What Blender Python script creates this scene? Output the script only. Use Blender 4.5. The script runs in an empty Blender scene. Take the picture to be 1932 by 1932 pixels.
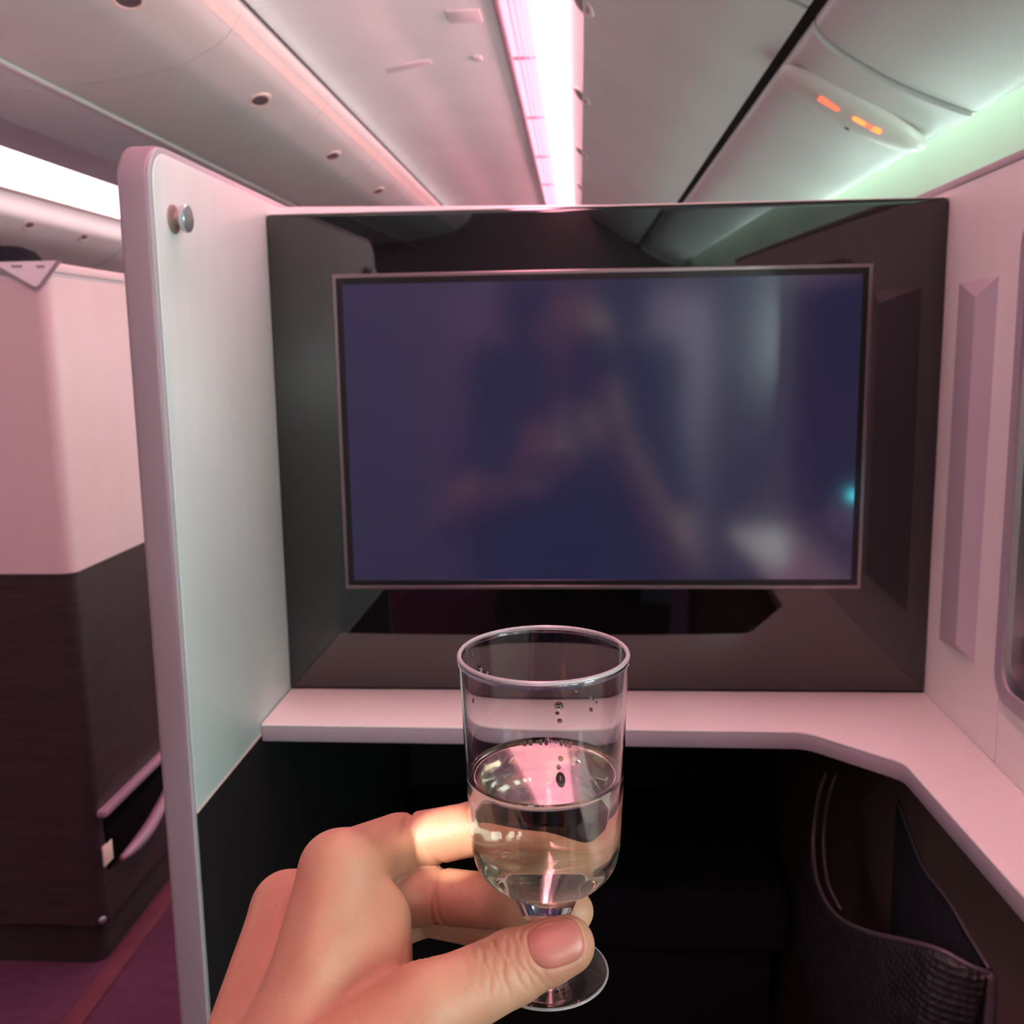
import bpy, bmesh, math, random
import numpy as np
from mathutils import Vector, Matrix, noise

random.seed(7)
H = 1.15                      # height of the camera above the cabin floor; everything is built relative to the lens
S = bpy.context.scene
C = S.collection

# ------------------------------------------------------------------ camera
F_PX = 1910.1                 # focal length for a 1932 px wide frame
def cam_axes(yaw, pitch, roll):
    cy, sy, cp, sp = math.cos(yaw), math.sin(yaw), math.cos(pitch), math.sin(pitch)
    fwd = np.array([sy*cp, cy*cp, -sp]); right = np.array([cy, -sy, 0.0]); up = np.cross(right, fwd)
    cr, sr = math.cos(roll), math.sin(roll)
    return np.stack([cr*right + sr*up, -sr*right + cr*up, -fwd], 1)
CM = cam_axes(-.06843, .16083, -.01623)
cam_data = bpy.data.cameras.new('camera')
cam_data.sensor_fit = 'HORIZONTAL'; cam_data.sensor_width = 36.0
cam_data.lens = F_PX/1932*36.0
cam_data.clip_start = 0.004
cam_data.dof.use_dof = True
cam_data.dof.focus_distance = 0.335
cam_data.dof.aperture_fstop = 30.0
cam = bpy.data.objects.new('camera', cam_data); C.objects.link(cam)
m4 = Matrix([list(CM[0])+[0], list(CM[1])+[0], list(CM[2])+[0], [0, 0, 0, 1]])
cam.matrix_world = m4
S.camera = cam

# ------------------------------------------------------------------ world, exposure, light levels
w = bpy.data.worlds.new('cabin_ambient'); S.world = w; w.use_nodes = True
bg = w.node_tree.nodes['Background']
bg.inputs[0].default_value = (1.0, .96, .94, 1); bg.inputs[1].default_value = 0.3
S.view_settings.view_transform = 'Standard'; S.view_settings.look = 'None'
S.view_settings.exposure = 0.35; S.view_settings.gamma = 1.0
S.view_settings.use_curve_mapping = False
PINK = (1.0, .37, .47)
L_STRIP = 20.0      # aisle strip light, bright half
L_GRILLE = 1.15      # aisle strip light behind its grille
L_CEIL_FILL = 11.0         # added light on top of the centre bins that lifts the ceiling
L_FAR = 4.0         # strip light over the other aisle
L_COVE = 11.0        # greenish wash light above the side wall
L_WINDOW_FWD = 7.5  # daylight in the cabin windows further forward, set dimmer than those behind
L_WINDOW = 24.0      # daylight in the cabin windows behind the seat
L_PATCH = 34.0        # added spot for the bright finger patch, watts
S.cycles.sample_clamp_indirect = 6.0
S.cycles.blur_glossy = 0.5
S.cycles.max_bounces = 14; S.cycles.transmission_bounces = 14; S.cycles.diffuse_bounces = 5; S.cycles.glossy_bounces = 5

# ------------------------------------------------------------------ helpers
def ray(px, py): return CM @ np.array([(px-966)/F_PX, (966-py)/F_PX, -1.0])
def at_y(px, py, y): r = ray(px, py); return r*(y/r[1])
def at_x(px, py, x): r = ray(px, py); return r*(x/r[0])
def at_d(px, py, d): return ray(px, py)*d      # d = distance in front of the lens plane

def world_loc(o):
    v = Vector((0, 0, 0))
    while o: v = v + o.location; o = o.parent
    return v

def tag(o, label=None, cat=None, group=None, kind=None):
    if label: o['label'] = label
    if cat: o['category'] = cat
    if group: o['group'] = group
    if kind: o['kind'] = kind
    return o

def thing(name, loc, label, cat, group=None):
    o = bpy.data.objects.new(name, None); C.objects.link(o); o.location = loc; o.empty_display_size = .05
    return tag(o, label, cat, group)

def obj(name, verts, faces, m, parent=None, smooth=False, bevel=0, seg=2, auto=None, label=None, weld=False, fix=True):
    V = np.array(verts, float)
    if parent is not None: off = np.array(world_loc(parent))
    else:
        lo, hi = V.min(0), V.max(0); off = np.array([(lo[0]+hi[0])/2, (lo[1]+hi[1])/2, lo[2]])
    me = bpy.data.meshes.new(name)
    me.from_pydata((V-off).tolist(), [], [list(map(int, f)) for f in faces])
    bm = bmesh.new(); bm.from_mesh(me)
    if weld: bmesh.ops.remove_doubles(bm, verts=bm.verts, dist=1e-6)
    if fix:
        bmesh.ops.recalc_face_normals(bm, faces=bm.faces)
        if all(e.is_manifold for e in bm.edges) and bm.calc_volume(signed=True) < 0: bmesh.ops.reverse_faces(bm, faces=bm.faces)
    if bevel:
        es = [e for e in bm.edges if len(e.link_faces) == 2 and e.calc_face_angle(0) > .5]
        bmesh.ops.bevel(bm, geom=es, offset=bevel, segments=seg, profile=.5, affect='EDGES', clamp_overlap=True)
    for f_ in bm.faces: f_.smooth = smooth or bool(bevel)
    if auto is not None or bevel:
        a = auto if auto is not None else .6
        for e in bm.edges:
            if len(e.link_faces) == 2 and e.calc_face_angle(0) > a: e.smooth = False
    bm.to_mesh(me); bm.free(); me.update()
    me.materials.append(m)
    o = bpy.data.objects.new(name, me); C.objects.link(o)
    if parent is not None: o.parent = parent
    else: o.location = off
    if label: o['label'] = label
    return o

def box_vf(lo, hi):
    x0, y0, z0 = lo; x1, y1, z1 = hi
    v = [(x0,y0,z0),(x1,y0,z0),(x1,y1,z0),(x0,y1,z0),(x0,y0,z1),(x1,y0,z1),(x1,y1,z1),(x0,y1,z1)]
    return v, [(0,3,2,1),(4,5,6,7),(0,1,5,4),(1,2,6,5),(2,3,7,6),(3,0,4,7)]
def box(name, lo, hi, m, parent=None, bevel=.002, **k):
    v, f_ = box_vf(lo, hi); return obj(name, v, f_, m, parent, bevel=bevel, **k)
def merge(parts):
    V, F = [], []
    for v, f_ in parts:
        n = len(V); V += [tuple(p) for p in v]; F += [tuple(i+n for i in q) for q in f_]
    return V, F

def strip_vf(prof, y0, y1, thick, ny=1):
    """profile [(x,z)] extruded along y; thick is laid to the left of the walking direction"""
    P = np.array(prof, float); n = len(P)
    T = np.zeros_like(P); T[1:-1] = P[2:]-P[:-2]; T[0] = P[1]-P[0]; T[-1] = P[-1]-P[-2]
    T /= np.linalg.norm(T, axis=1)[:, None]
    N = np.stack([-T[:, 1], T[:, 0]], 1); Q = P + N*thick
    ys = np.linspace(y0, y1, ny+1); V = []; F = []
    for y in ys:
        V += [(p[0], y, p[1]) for p in P] + [(q[0], y, q[1]) for q in Q]
    m = 2*n
    for k in range(ny):
        a, b = k*m, (k+1)*m
        for i in range(n-1):
            F.append((a+i, a+i+1, b+i+1, b+i)); F.append((a+n+i, b+n+i, b+n+i+1, a+n+i+1))
        F.append((a, b, b+n, a+n)); F.append((a+n-1, a+2*n-1, b+2*n-1, b+n-1))
    for a in (0, ny*m):
        for i in range(n-1): F.append((a+i, a+n+i, a+n+i+1, a+i+1))
    return V, F
def smooth_prof(pts, n=6):
    P = [np.array(p, float) for p in pts]; out = []
    P = [2*P[0]-P[1]] + P + [2*P[-1]-P[-2]]
    for i in range(1, len(P)-2):
        for k in range(n):
            t = k/n
            out.append(.5*((2*P[i]) + (P[i+1]-P[i-1])*t + (2*P[i-1]-5*P[i]+4*P[i+1]-P[i+2])*t*t + (3*P[i]-P[i-1]-3*P[i+1]+P[i+2])*t**3))
    out.append(P[-2]); return out

def prism_vf(poly, fn, d0, d1):
    """polygon [(a,b)] extruded between depths; fn(a,b,d)->xyz"""
    n = len(poly)
    V = [tuple(fn(a, b, d0)) for a, b in poly] + [tuple(fn(a, b, d1)) for a, b in poly]
    F = [tuple(range(n-1, -1, -1)), tuple(range(n, 2*n))] + [(i, (i+1) % n, n+(i+1) % n, n+i) for i in range(n)]
    return V, F
def rounded(poly, rads, seg=6):
    out = []; n = len(poly)
    for i in range(n):
        p0, p, p1 = (np.array(poly[(i+k) % n], float) for k in (-1, 0, 1)); r = rads[i] if hasattr(rads, '__len__') else rads
        if r <= 0: out.append(tuple(p)); continue
        a = (p0-p)/np.linalg.norm(p0-p); b = (p1-p)/np.linalg.norm(p1-p)
        ang = math.acos(max(-1, min(1, a@b))); t = r/math.tan(ang/2)
        c = p + (a+b)/np.linalg.norm(a+b)*r/math.sin(ang/2)
        s, e = p+a*t, p+b*t
        va, vb = s-c, e-c; tot = math.acos(max(-1, min(1, (va@vb)/(r*r))))
        sg = 1 if va[0]*vb[1]-va[1]*vb[0] > 0 else -1
        for k in range(seg+1):
            th = sg*tot*k/seg; co, si = math.cos(th), math.sin(th)
            out.append((c[0]+va[0]*co-va[1]*si, c[1]+va[0]*si+va[1]*co))
    return out

def tube_vf(path, r, n=8, closed=False):
    P = np.array(path, float); V = []; F = []; m = len(P)
    rr = r if hasattr(r, '__len__') else [r]*m
    T = np.gradient(P, axis=0); T /= np.linalg.norm(T, axis=1)[:, None]
    u = np.cross(T[0], [0, 0, 1.0]);
    if np.linalg.norm(u) < 1e-3: u = np.cross(T[0], [1.0, 0, 0])
    u /= np.linalg.norm(u)
    for i in range(m):
        u = u - T[i]*(u@T[i]); u /= np.linalg.norm(u); v = np.cross(T[i], u)
        for k in range(n):
            a = 2*math.pi*k/n; V.append(tuple(P[i]+rr[i]*(math.cos(a)*u+math.sin(a)*v)))
    for i in range(m-1):
        for k in range(n): F.append((i*n+k, i*n+(k+1) % n, (i+1)*n+(k+1) % n, (i+1)*n+k))
    F.append(tuple(range(n-1, -1, -1))); F.append(tuple((m-1)*n+k for k in range(n)))
    return V, F

def frame_from(axis):
    a = np.array(axis, float); a /= np.linalg.norm(a)
    u = np.cross(a, [0.0, 1.0, 0.0])
    if np.linalg.norm(u) < 1e-3: u = np.cross(a, [1.0, 0, 0])
    u /= np.linalg.norm(u); return u, np.cross(a, u), a
def lathe_vf(prof, org, axis, n=48):
    """prof [(r,h)] from first to last; r==0 ends are poles"""
    u, v, a = frame_from(axis); org = np.array(org, float); V = []; F = []; rows = []
    for r, h in prof:
        if r <= 1e-9: rows.append([len(V)]); V.append(tuple(org+a*h))
        else:
            rows.append(list(range(len(V), len(V)+n)))
            for k in range(n):
                t = 2*math.pi*k/n; V.append(tuple(org+a*h+r*(math.cos(t)*u+math.sin(t)*v)))
    for A, B in zip(rows[:-1], rows[1:]):
        for k in range(n):
            k2 = (k+1) % n
            if len(A) == 1: F.append((A[0], B[k2], B[k]))
            elif len(B) == 1: F.append((A[k], A[k2], B[0]))
            else: F.append((A[k], A[k2], B[k2], B[k]))
    return V, F

# ------------------------------------------------------------------ materials
def mat(name, col, rough=.5, metal=0, spec=.5, ior=None, var=0, vscale=8, stretch=None, bump=0, bscale=200, emit=None, estr=0, trans=0, coat=0, sss=0, col2=None):
    m = bpy.data.materials.new(name); m.use_nodes = True
    nt = m.node_tree; b = nt.nodes['Principled BSDF']
    b.inputs['Base Color'].default_value = (*col, 1); b.inputs['Roughness'].default_value = rough
    b.inputs['Metallic'].default_value = metal; b.inputs['Specular IOR Level'].default_value = spec
    if ior: b.inputs['IOR'].default_value = ior
    b.inputs['Transmission Weight'].default_value = trans; b.inputs['Coat Weight'].default_value = coat
    if emit: b.inputs['Emission Color'].default_value = (*emit, 1); b.inputs['Emission Strength'].default_value = estr
    if sss:
        b.inputs['Subsurface Weight'].default_value = sss; b.inputs['Subsurface Radius'].default_value = (1, .35, .2); b.inputs['Subsurface Scale'].default_value = .004
    if var or bump:
        tc = nt.nodes.new('ShaderNodeTexCoord'); mp = nt.nodes.new('ShaderNodeMapping')
        nt.links.new(tc.outputs['Object'], mp.inputs[0])
        if stretch: mp.inputs['Scale'].default_value = stretch
    if var:
        nz = nt.nodes.new('ShaderNodeTexNoise'); nz.inputs['Scale'].default_value = vscale; nz.inputs['Detail'].default_value = 5
        nt.links.new(mp.outputs[0], nz.inputs['Vector'])
        rp = nt.nodes.new('ShaderNodeValToRGB'); c2 = col2 or tuple(c*(1-var) for c in col)
        rp.color_ramp.elements[0].position = .35; rp.color_ramp.elements[1].position = .65
        rp.color_ramp.elements[0].color = (*c2, 1); rp.color_ramp.elements[1].color = (*(min(1, c*(1+var*.4)) for c in col), 1)
        nt.links.new(nz.outputs[0], rp.inputs[0]); nt.links.new(rp.outputs[0], b.inputs['Base Color'])
    if bump:
        n2 = nt.nodes.new('ShaderNodeTexNoise'); n2.inputs['Scale'].default_value = bscale; n2.inputs['Detail'].default_value = 3
        nt.links.new(mp.outputs[0], n2.inputs['Vector'])
        bp = nt.nodes.new('ShaderNodeBump'); bp.inputs['Strength'].default_value = bump; bp.inputs['Distance'].default_value = .0006
        nt.links.new(n2.outputs[0], bp.inputs['Height']); nt.links.new(bp.outputs[0], b.inputs['Normal'])
    return m
M = dict(
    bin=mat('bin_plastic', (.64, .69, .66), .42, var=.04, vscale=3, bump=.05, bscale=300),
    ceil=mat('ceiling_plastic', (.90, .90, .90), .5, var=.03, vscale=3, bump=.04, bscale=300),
    gap=mat('dark_gap', (.09, .08, .075), .8, var=.2),
    gapblack=mat('black_gap', (.02, .018, .018), .8, var=.2),
    cream=mat('cream_trim', (.80, .70, .62), .4, var=.03),
    rail=mat('pale_rail', (.72, .76, .72), .35, var=.03),
    latch=mat('latch_grey', (.12, .10, .10), .4, var=.1),
    white=mat('suite_laminate', (.80, .76, .74), .38, var=.03, vscale=5, stretch=(3, 3, .6), bump=.05, bscale=260),
    partition=mat('partition_laminate', (.74, .88, .83), .40, var=.015, vscale=10, stretch=(6, 6, .35), bump=.06, bscale=240),  # mint tint in the colour stands in for cool window light
    mauve=mat('mauve_grey_paint', (.37, .33, .37), .4, var=.04, bump=.05, bscale=400),
    mauveshade=mat('mauve_shaded_paint', (.25, .185, .215), .4, var=.04, bump=.05, bscale=400),  # mauve-grey paint again, with the edge's shade put into the colour
    counter=mat('counter_laminate', (.90, .88, .82), .36, var=.02, vscale=5, bump=.04, bscale=260),
    ridge=mat('grip_paint', (.50, .44, .49), .4, var=.03),
    backwall=mat('bulkhead_dark', (.16, .13, .15), .6, var=.1),
    seatshell=mat('seat_shell_mauve', (.36, .27, .32), .5, var=.05),
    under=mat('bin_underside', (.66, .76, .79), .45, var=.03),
    recess=mat('recess_shade_black', (.004, .003, .004), .9, spec=.05, var=.2),
    lip=mat('grey_lip', (.42, .45, .47), .35, var=.04),
    shell=mat('neighbour_laminate', (.68, .57, .58), .38, var=.03, vscale=5, stretch=(3, 3, .6), bump=.05, bscale=260),
    black=mat('charcoal_laminate', (.020, .020, .021), .55, var=.25, vscale=20, stretch=(5, 5, 1), bump=.08, bscale=200),
    gloss=mat('black_gloss_panel', (.004, .0035, .004), .035, ior=1.85, var=.1),
    well=mat('footwell_black', (.012, .011, .011), .7, var=.25, bump=.1, bscale=150),
    brown=mat('brown_plastic', (.10, .065, .055), .55, var=.15, bump=.08, bscale=250),
    silver=mat('brushed_silver', (.62, .60, .60), .32, metal=1, var=.06, vscale=30, stretch=(1, 1, 20)),
    bezel=mat('bezel_silver', (.36, .31, .32), .28, metal=.9, var=.05),
    bezelblk=mat('bezel_black', (.012, .012, .014), .25, var=.1),
    wood=mat('dark_wood_grain', (.040, .028, .030), .42, var=.35, vscale=9, stretch=(1.2, 1.2, 26), bump=.1, bscale=30),
    carpet=mat('purple_carpet', (.095, .034, .068), .95, spec=.1, var=.12, vscale=40, bump=.5, bscale=1500),
    redstrip=mat('red_floor_strip', (.12, .022, .040), .8, var=.2, vscale=20),
    kick=mat('kick_plate', (.028, .022, .022), .5, var=.2),
    lilac=mat('lilac_plastic', (.32, .21, .29), .35, var=.06),
    tagw=mat('white_tag', (.85, .72, .62), .6, var=.03),
    placard=mat('placard_pink', (.95, .90, .95), .3, var=.02),
    ink=mat('grey_ink', (.16, .12, .14), .6, var=.1),
    fabric=mat('dark_seat_fabric', (.022, .024, .032), .9, spec=.2, var=.3, vscale=40, bump=.5, bscale=700),
    net=mat('black_net', (.020, .018, .020), .45, var=.3, vscale=40),
    steel=mat('steel_knob', (.50, .55, .57), .28, metal=.85, var=.05),
    knobbase=mat('knob_base', (.30, .22, .19), .4, metal=.3, var=.08),
    sign=mat('sign_housing', (.70, .70, .64), .35, var=.03),
    phone=mat('phone_body', (.02, .02, .025), .15, var=.1),
    lens=mat('phone_lens', (.01, .01, .012), .05, var=.1),
    shirt=mat('navy_cotton', (.018, .019, .035), .9, spec=.2, var=.2, vscale=30, bump=.4, bscale=500),
    trousers=mat('dark_denim', (.02, .022, .032), .9, spec=.2, var=.2, vscale=50, bump=.4, bscale=600),
    hair=mat('dark_hair', (.02, .014, .011), .6, var=.3, vscale=60, stretch=(1, 1, 8)),
    nail=mat('nail_pink', (.38, .125, .095), .42, var=.05, vscale=120, sss=.15),
)
def emitter(name, col, strength):
    m = bpy.data.materials.new(name); m.use_nodes = True; nt = m.node_tree; nt.nodes.clear()
    e = nt.nodes.new('ShaderNodeEmission'); o = nt.nodes.new('ShaderNodeOutputMaterial')
    e.inputs[0].default_value = (*col, 1); e.inputs[1].default_value = strength
    nt.links.new(e.outputs[0], o.inputs[0]); return m
M['strip'] = emitter('strip_light', PINK, L_STRIP)
M['grille'] = emitter('grille_light', (1, .58, .74), L_GRILLE)
M['wash'] = emitter('ceiling_fill_light', (1, .86, .88), L_CEIL_FILL)
M['far'] = emitter('far_strip_light', (1, .62, .68), L_FAR)
M['cove'] = emitter('cove_light', (.62, 1, .66), L_COVE)
M['daylight'] = emitter('daylight_pane', (.80, 1, .97), L_WINDOW)
M['daylight_fwd'] = emitter('daylight_pane_forward', (.74, 1, .88), L_WINDOW_FWD)
M['orange'] = emitter('sign_orange', (1, .22, .05), 2.2)
M['red'] = emitter('sign_red', (1, .12, .06), 1.8)
M['cyan'] = emitter('cyan_glint', (.10, .85, 1), 14)
M['patchlens'] = emitter('patch_lens', (1, .9, .7), 6)

# skin: mottled, slightly translucent
def skin_mat():
    m = mat('skin', (.375, .195, .120), .52, spec=.4, var=.16, vscale=38, sss=.22, col2=(.36, .160, .098))
    nt = m.node_tree; b = nt.nodes['Principled BSDF']
    tc = nt.nodes.new('ShaderNodeTexCoord')
    v = nt.nodes.new('ShaderNodeTexVoronoi'); v.inputs['Scale'].default_value = 1400
    n = nt.nodes.new('ShaderNodeTexNoise'); n.inputs['Scale'].default_value = 800; n.inputs['Detail'].default_value = 4
    ad = nt.nodes.new('ShaderNodeMath'); ad.operation = 'ADD'
    bp = nt.nodes.new('ShaderNodeBump'); bp.inputs['Strength'].default_value = .12; bp.inputs['Distance'].default_value = .0005
    nt.links.new(tc.outputs['Object'], v.inputs['Vector']); nt.links.new(tc.outputs['Object'], n.inputs['Vector'])
    nt.links.new(v.outputs['Distance'], ad.inputs[0]); nt.links.new(n.outputs[0], ad.inputs[1])
    nt.links.new(ad.outputs[0], bp.inputs['Height']); nt.links.new(bp.outputs[0], b.inputs['Normal'])
    f = nt.nodes.new('ShaderNodeTexVoronoi'); f.inputs['Scale'].default_value = 230
    nt.links.new(tc.outputs['Object'], f.inputs['Vector'])
    mr = nt.nodes.new('ShaderNodeMapRange'); mr.inputs[1].default_value = .08; mr.inputs[2].default_value = .20; mr.inputs[3].default_value = .91; mr.inputs[4].default_value = 1
    nt.links.new(f.outputs['Distance'], mr.inputs[0])
    mx = nt.nodes.new('ShaderNodeMix'); mx.data_type = 'RGBA'; mx.blend_type = 'MULTIPLY'; mx.inputs[0].default_value = 1
    src = b.inputs['Base Color'].links[0].from_socket
    nt.links.new(src, mx.inputs[6]); nt.links.new(mr.outputs[0], mx.inputs[7]); nt.links.new(mx.outputs[2], b.inputs['Base Color'])
    return m
M['skin'] = skin_mat()

def clear_mat(name, ior, col, rough=0.0):
    m = bpy.data.materials.new(name); m.use_nodes = True; b = m.node_tree.nodes['Principled BSDF']
    b.inputs['Base Color'].default_value = (*col, 1); b.inputs['Roughness'].default_value = rough
    b.inputs['Transmission Weight'].default_value = 1; b.inputs['IOR'].default_value = ior
    return m
M['plastic'] = clear_mat('clear_plastic', 1.49, (.985, .985, .985))
M['wine'] = clear_mat('white_wine', 1.343, (.985, .945, .80))
M['drop'] = clear_mat('wine_drop', 1.33, (.99, .97, .9))

def screen_mat():
    m = mat('screen_panel', (.012, .013, .030), .115, ior=2.2, var=.15, vscale=4, emit=(.10, .11, .34), estr=.085)
    return m
M['screen'] = screen_mat()

# ------------------------------------------------------------------ the setting: floor, ceiling, walls
YB, YF = -2.6, 9.0
tag(box('floor', (-5.0, YB, -H-.05), (1.0, YF, -H), M['carpet'], bevel=0), 'purple carpeted cabin floor of the aisle', 'floor', kind='structure')
tag(box('trim_1', (-.905, YB, -H), (-.868, YF, -H+.004), M['redstrip'], bevel=.001), 'dark red strip running along the aisle floor', 'floor strip', kind='structure')
side = smooth_prof([(.66, .62), (.735, .52), (.79, .40), (.84, .20), (.865, -.1), (.87, -.5), (.84, -H)], 4)
sw = obj('wall_right', *strip_vf(side, YB, YF, .03), M['ceil'], smooth=True, auto=.9)
tag(sw, 'curved pale cabin side wall washed in greenish light', 'wall', kind='structure')
# cabin windows in the side wall behind the seat
def win(i, y, lab):
    poly = rounded([(-.125, -.175), (.125, -.175), (.125, .175), (-.125, .175)], .07)
    fr = rounded([(-.155, -.205), (.155, -.205), (.155, .205), (-.155, .205)], .09)
    fn = lambda a, b, d: (d-.06*b*b*0 - .0*b, y+a, .02+b)
    t = bpy.data.objects.new('window_%d' % i, None); C.objects.link(t); t.location = (.84, y, -.16)
    tag(t, 'rounded cabin window letting in daylight, ' + lab, 'window', kind='structure')
    obj('window_frame', *prism_vf(fr, fn, .835, .846), M['ceil'], t, bevel=.004)
    obj('pane', *prism_vf(poly, fn, .822, .834), M['daylight' if y < 0 else 'daylight_fwd'], t)
for i, (y, lab) in enumerate(((-.16, 'just behind the added spot lamp'), (-.68, 'behind the seat'), (-1.20, 'second behind the seat'), (-1.72, 'rearmost of the row'),
                              (1.78, 'nearest beyond the monitor panel'), (2.30, 'second beyond the monitor panel'), (2.82, 'third beyond the monitor panel'), (3.34, 'fourth beyond the monitor panel'), (3.86, 'fifth beyond the monitor panel'), (4.38, 'sixth beyond the monitor panel'))): win(i+1, y, lab)
tag(box('wall_left', (-4.85, YB, -H), (-4.8, YF, 1.0), M['ceil'], bevel=0), 'pale cabin wall beyond the other aisle', 'wall', kind='structure')
tag(box('wall_back', (-5, YB-.05, -H), (1, YB, 1.1), M['backwall'], bevel=0), 'dark bulkhead behind the seat', 'wall', kind='structure')
tag(box('wall_front', (-5, YF, -H), (1, YF+.05, 1.1), M['white'], bevel=0), 'pale bulkhead at the front of the cabin', 'wall', kind='structure')

# ceiling over the aisle, in panels
ceil_prof = smooth_prof([(-.875, .905), (-.80, .918), (-.66, .940), (-.56, .962), (-.50, .968), (-.40, .970), (-.228, .972)], 3)
root = bpy.data.objects.new('ceiling', None); C.objects.link(root); root.location = (-.5, 2, .9)
tag(root, 'pale pink-lit ceiling panels over the aisle', 'ceiling', kind='structure')
ys = [YB, -.75, 1.05, 2.85, 4.65, 6.45, YF]
for a, b in zip(ys[:-1], ys[1:]):
    obj('panel', *strip_vf(ceil_prof, a+.002, b-.002, .012), M['ceil'], root, smooth=True, auto=.8)
obj('backing', *strip_vf([(-.95, .99), (-.2, .995)], YB, YF, .01), M['gap'], root)
# ceiling beyond the centre bins, over the other aisle
c2 = bpy.data.objects.new('ceiling', None); C.objects.link(c2); c2.location = (-2.2, 2, .95)
tag(c2, 'shaded grey ceiling strip over the far aisle', 'ceiling', kind='structure')
obj('panel', *strip_vf([(-2.66, .955), (-2.2, .955), (-1.4, .98)], YB, YF, .012), M['under'], c2)
# small fittings let into the aisle ceiling
def fitting(lab, x0, x1, y0, y1, z, dz=0):
    t = thing('ceiling_fitting', ((x0+x1)/2, (y0+y1)/2, z), lab, 'vent', 'small fittings in the aisle ceiling')
    v, f_ = box_vf((x0, y0, z-.004), (x1, y1, z+.006)); v = [(p[0], p[1], p[2]+dz*(p[0]-x0)) for p in v]
    obj('cover', v, f_, M['lilacpale'], t, bevel=.003)
M['lilacpale'] = mat('fitting_pink', (.76, .68, .70), .5, var=.04)
fitting('wide pink slot in the aisle ceiling nearest the strip light', -.385, -.285, 3.115, 3.225, .969)
fitting('long pale slot on the slope of the aisle ceiling', -.66, -.50, 3.60, 3.66, .944, .16)
fitting('tiny square fitting in the aisle ceiling', -.355, -.325, 3.59, 3.64, .969)

# ------------------------------------------------------------------ strip lights
t = thing('aisle_strip_light', (-.14, 3, .96), 'bright pinkish-white strip light running along the aisle ceiling', 'light')
obj('diffuser', *strip_vf(smooth_prof([(-.132, .968), (-.128, .935), (-.118, .915), (-.092, .906), (-.066, .914), (-.050, .940)], 3), YB, YF, .006), M['strip'], t, smooth=True)
obj('grille_diffuser', *strip_vf([(-.222, .968), (-.138, .964)], YB, YF, .01), M['grille'], t)
for k, x in enumerate((-.224, -.196, -.178, -.160, -.138)):
    wd = .007 if k in (0, 4) else .003
    obj('grille_bar', *box_vf((x-wd/2, YB, .955), (x+wd/2, YF, .968)), M['pinkbar'] if 'pinkbar' in M else M.setdefault('pinkbar', mat('grille_bar_pink', (.62, .42, .50), .5, var=.03)), t)
for y in (1.3, 2.2, 3.6, 4.5, 5.4, 6.3):
    obj('joint', *box_vf((-.222, y, .957), (-.140, y+.010, .966)), M['pinkbar'], t)
t = thing('far_strip_light', (-2.9, 3, .95), 'glowing white strip light over the far aisle at the left edge', 'light')
obj('diffuser', *strip_vf([(-3.205, .936), (-2.66, .957)], YB, YF, .01), M['far'], t)
t = thing('cove_light', (.69, 3, .53), 'greenish wash light tucked above the side wall', 'light')
obj('tube', *strip_vf([(.665, .510), (.70, .525)], YB, YF, .008), M['cove'], t)
obj('tray', *strip_vf([(.645, .545), (.72, .545)], YB, YF, .008), M['ceil'], t)

# ------------------------------------------------------------------ centre overhead bins (left)
binL = smooth_prof([(-.852, .838), (-.878, .800), (-.905, .775), (-.960, .746), (-1.02, .722), (-1.14, .700), (-1.28, .687), (-1.335, .684)], 4)
def latch(parent, x, y, z, nx, nz):
    """recessed paddle latch: pale rim with a dark cup, facing (nx,nz)"""
    n = np.array([nx, 0, nz]); n /= np.linalg.norm(n); tx = np.array([0, 1.0, 0]); tu = np.cross(n, tx)
    c = np.array([x, y, z])
    def ell(a, b, h, k=20): return [tuple(c+n*h+tx*a*math.cos(2*math.pi*i/k)+tu*b*math.sin(2*math.pi*i/k)) for i in range(k)]
    rings = [ell(.060, .036, -.003), ell(.058, .034, .0015), ell(.047, .024, .002), ell(.046, .022, -.001)]
    V = sum(rings, []); F = []
    for r in range(3):
        for i in range(20): F.append((r*20+i, r*20+(i+1) % 20, (r+1)*20+(i+1) % 20, (r+1)*20+i))
    l = obj('latch', V, F, M['cream'], parent, smooth=True, auto=.7, fix=False)
    V = ell(.047, .023, .0000) + ell(.047, .023, .0008); F = [tuple(range(19, -1, -1)), tuple(range(20, 40))]+[(i, (i+1) % 20, 20+(i+1) % 20, 20+i) for i in range(20)]
    obj('paddle', V, F, M['latch'], l)
edgesL = [2.67+.905*k for k in range(-5, 7)]
ordn = ['nearest', 'second', 'third', 'fourth', 'fifth', 'sixth', 'seventh', 'eighth', 'ninth']
nb = 0
for a, b in zip(edgesL[:-1], edgesL[1:]):
    if b < .5: lab = 'pale curved overhead bin of the centre row, %s of two behind the seat' % ('rear' if a < -1.5 else 'front')
    else: lab = 'pale curved overhead bin of the centre row, %s from the camera' % ordn[nb]; nb += 1
    t = thing('overhead_bin', (-1.1, (a+b)/2, .66), lab, 'overhead bin', 'centre overhead bins')
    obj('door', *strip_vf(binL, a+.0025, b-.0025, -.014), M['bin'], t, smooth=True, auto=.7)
    obj('top_trim', *strip_vf([(-.842, .862), (-.846, .848), (-.853, .837), (-.872, .806)], a+.0015, b-.0015, -.006), M['cream'], t, smooth=True, auto=.9)
    obj('underside', *strip_vf([(-1.352, .680), (-1.50, .684), (-1.69, .690)], a+.002, b-.002, -.012), M['under'], t)
    latch(t, -.957, (a+b)/2+.03, .747, .42, -1)
for nm, pr, lab in (('bin_backing', [(-.862, .87), (-.90, .81), (-.99, .757), (-1.14, .725), (-1.34, .710), (-1.69, .715)], 'grey inner body showing in the joints of the centre bins'),):
    tag(obj(nm, *strip_vf(pr, YB, YF, -.01), M['bin']), lab, 'bin body')
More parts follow.
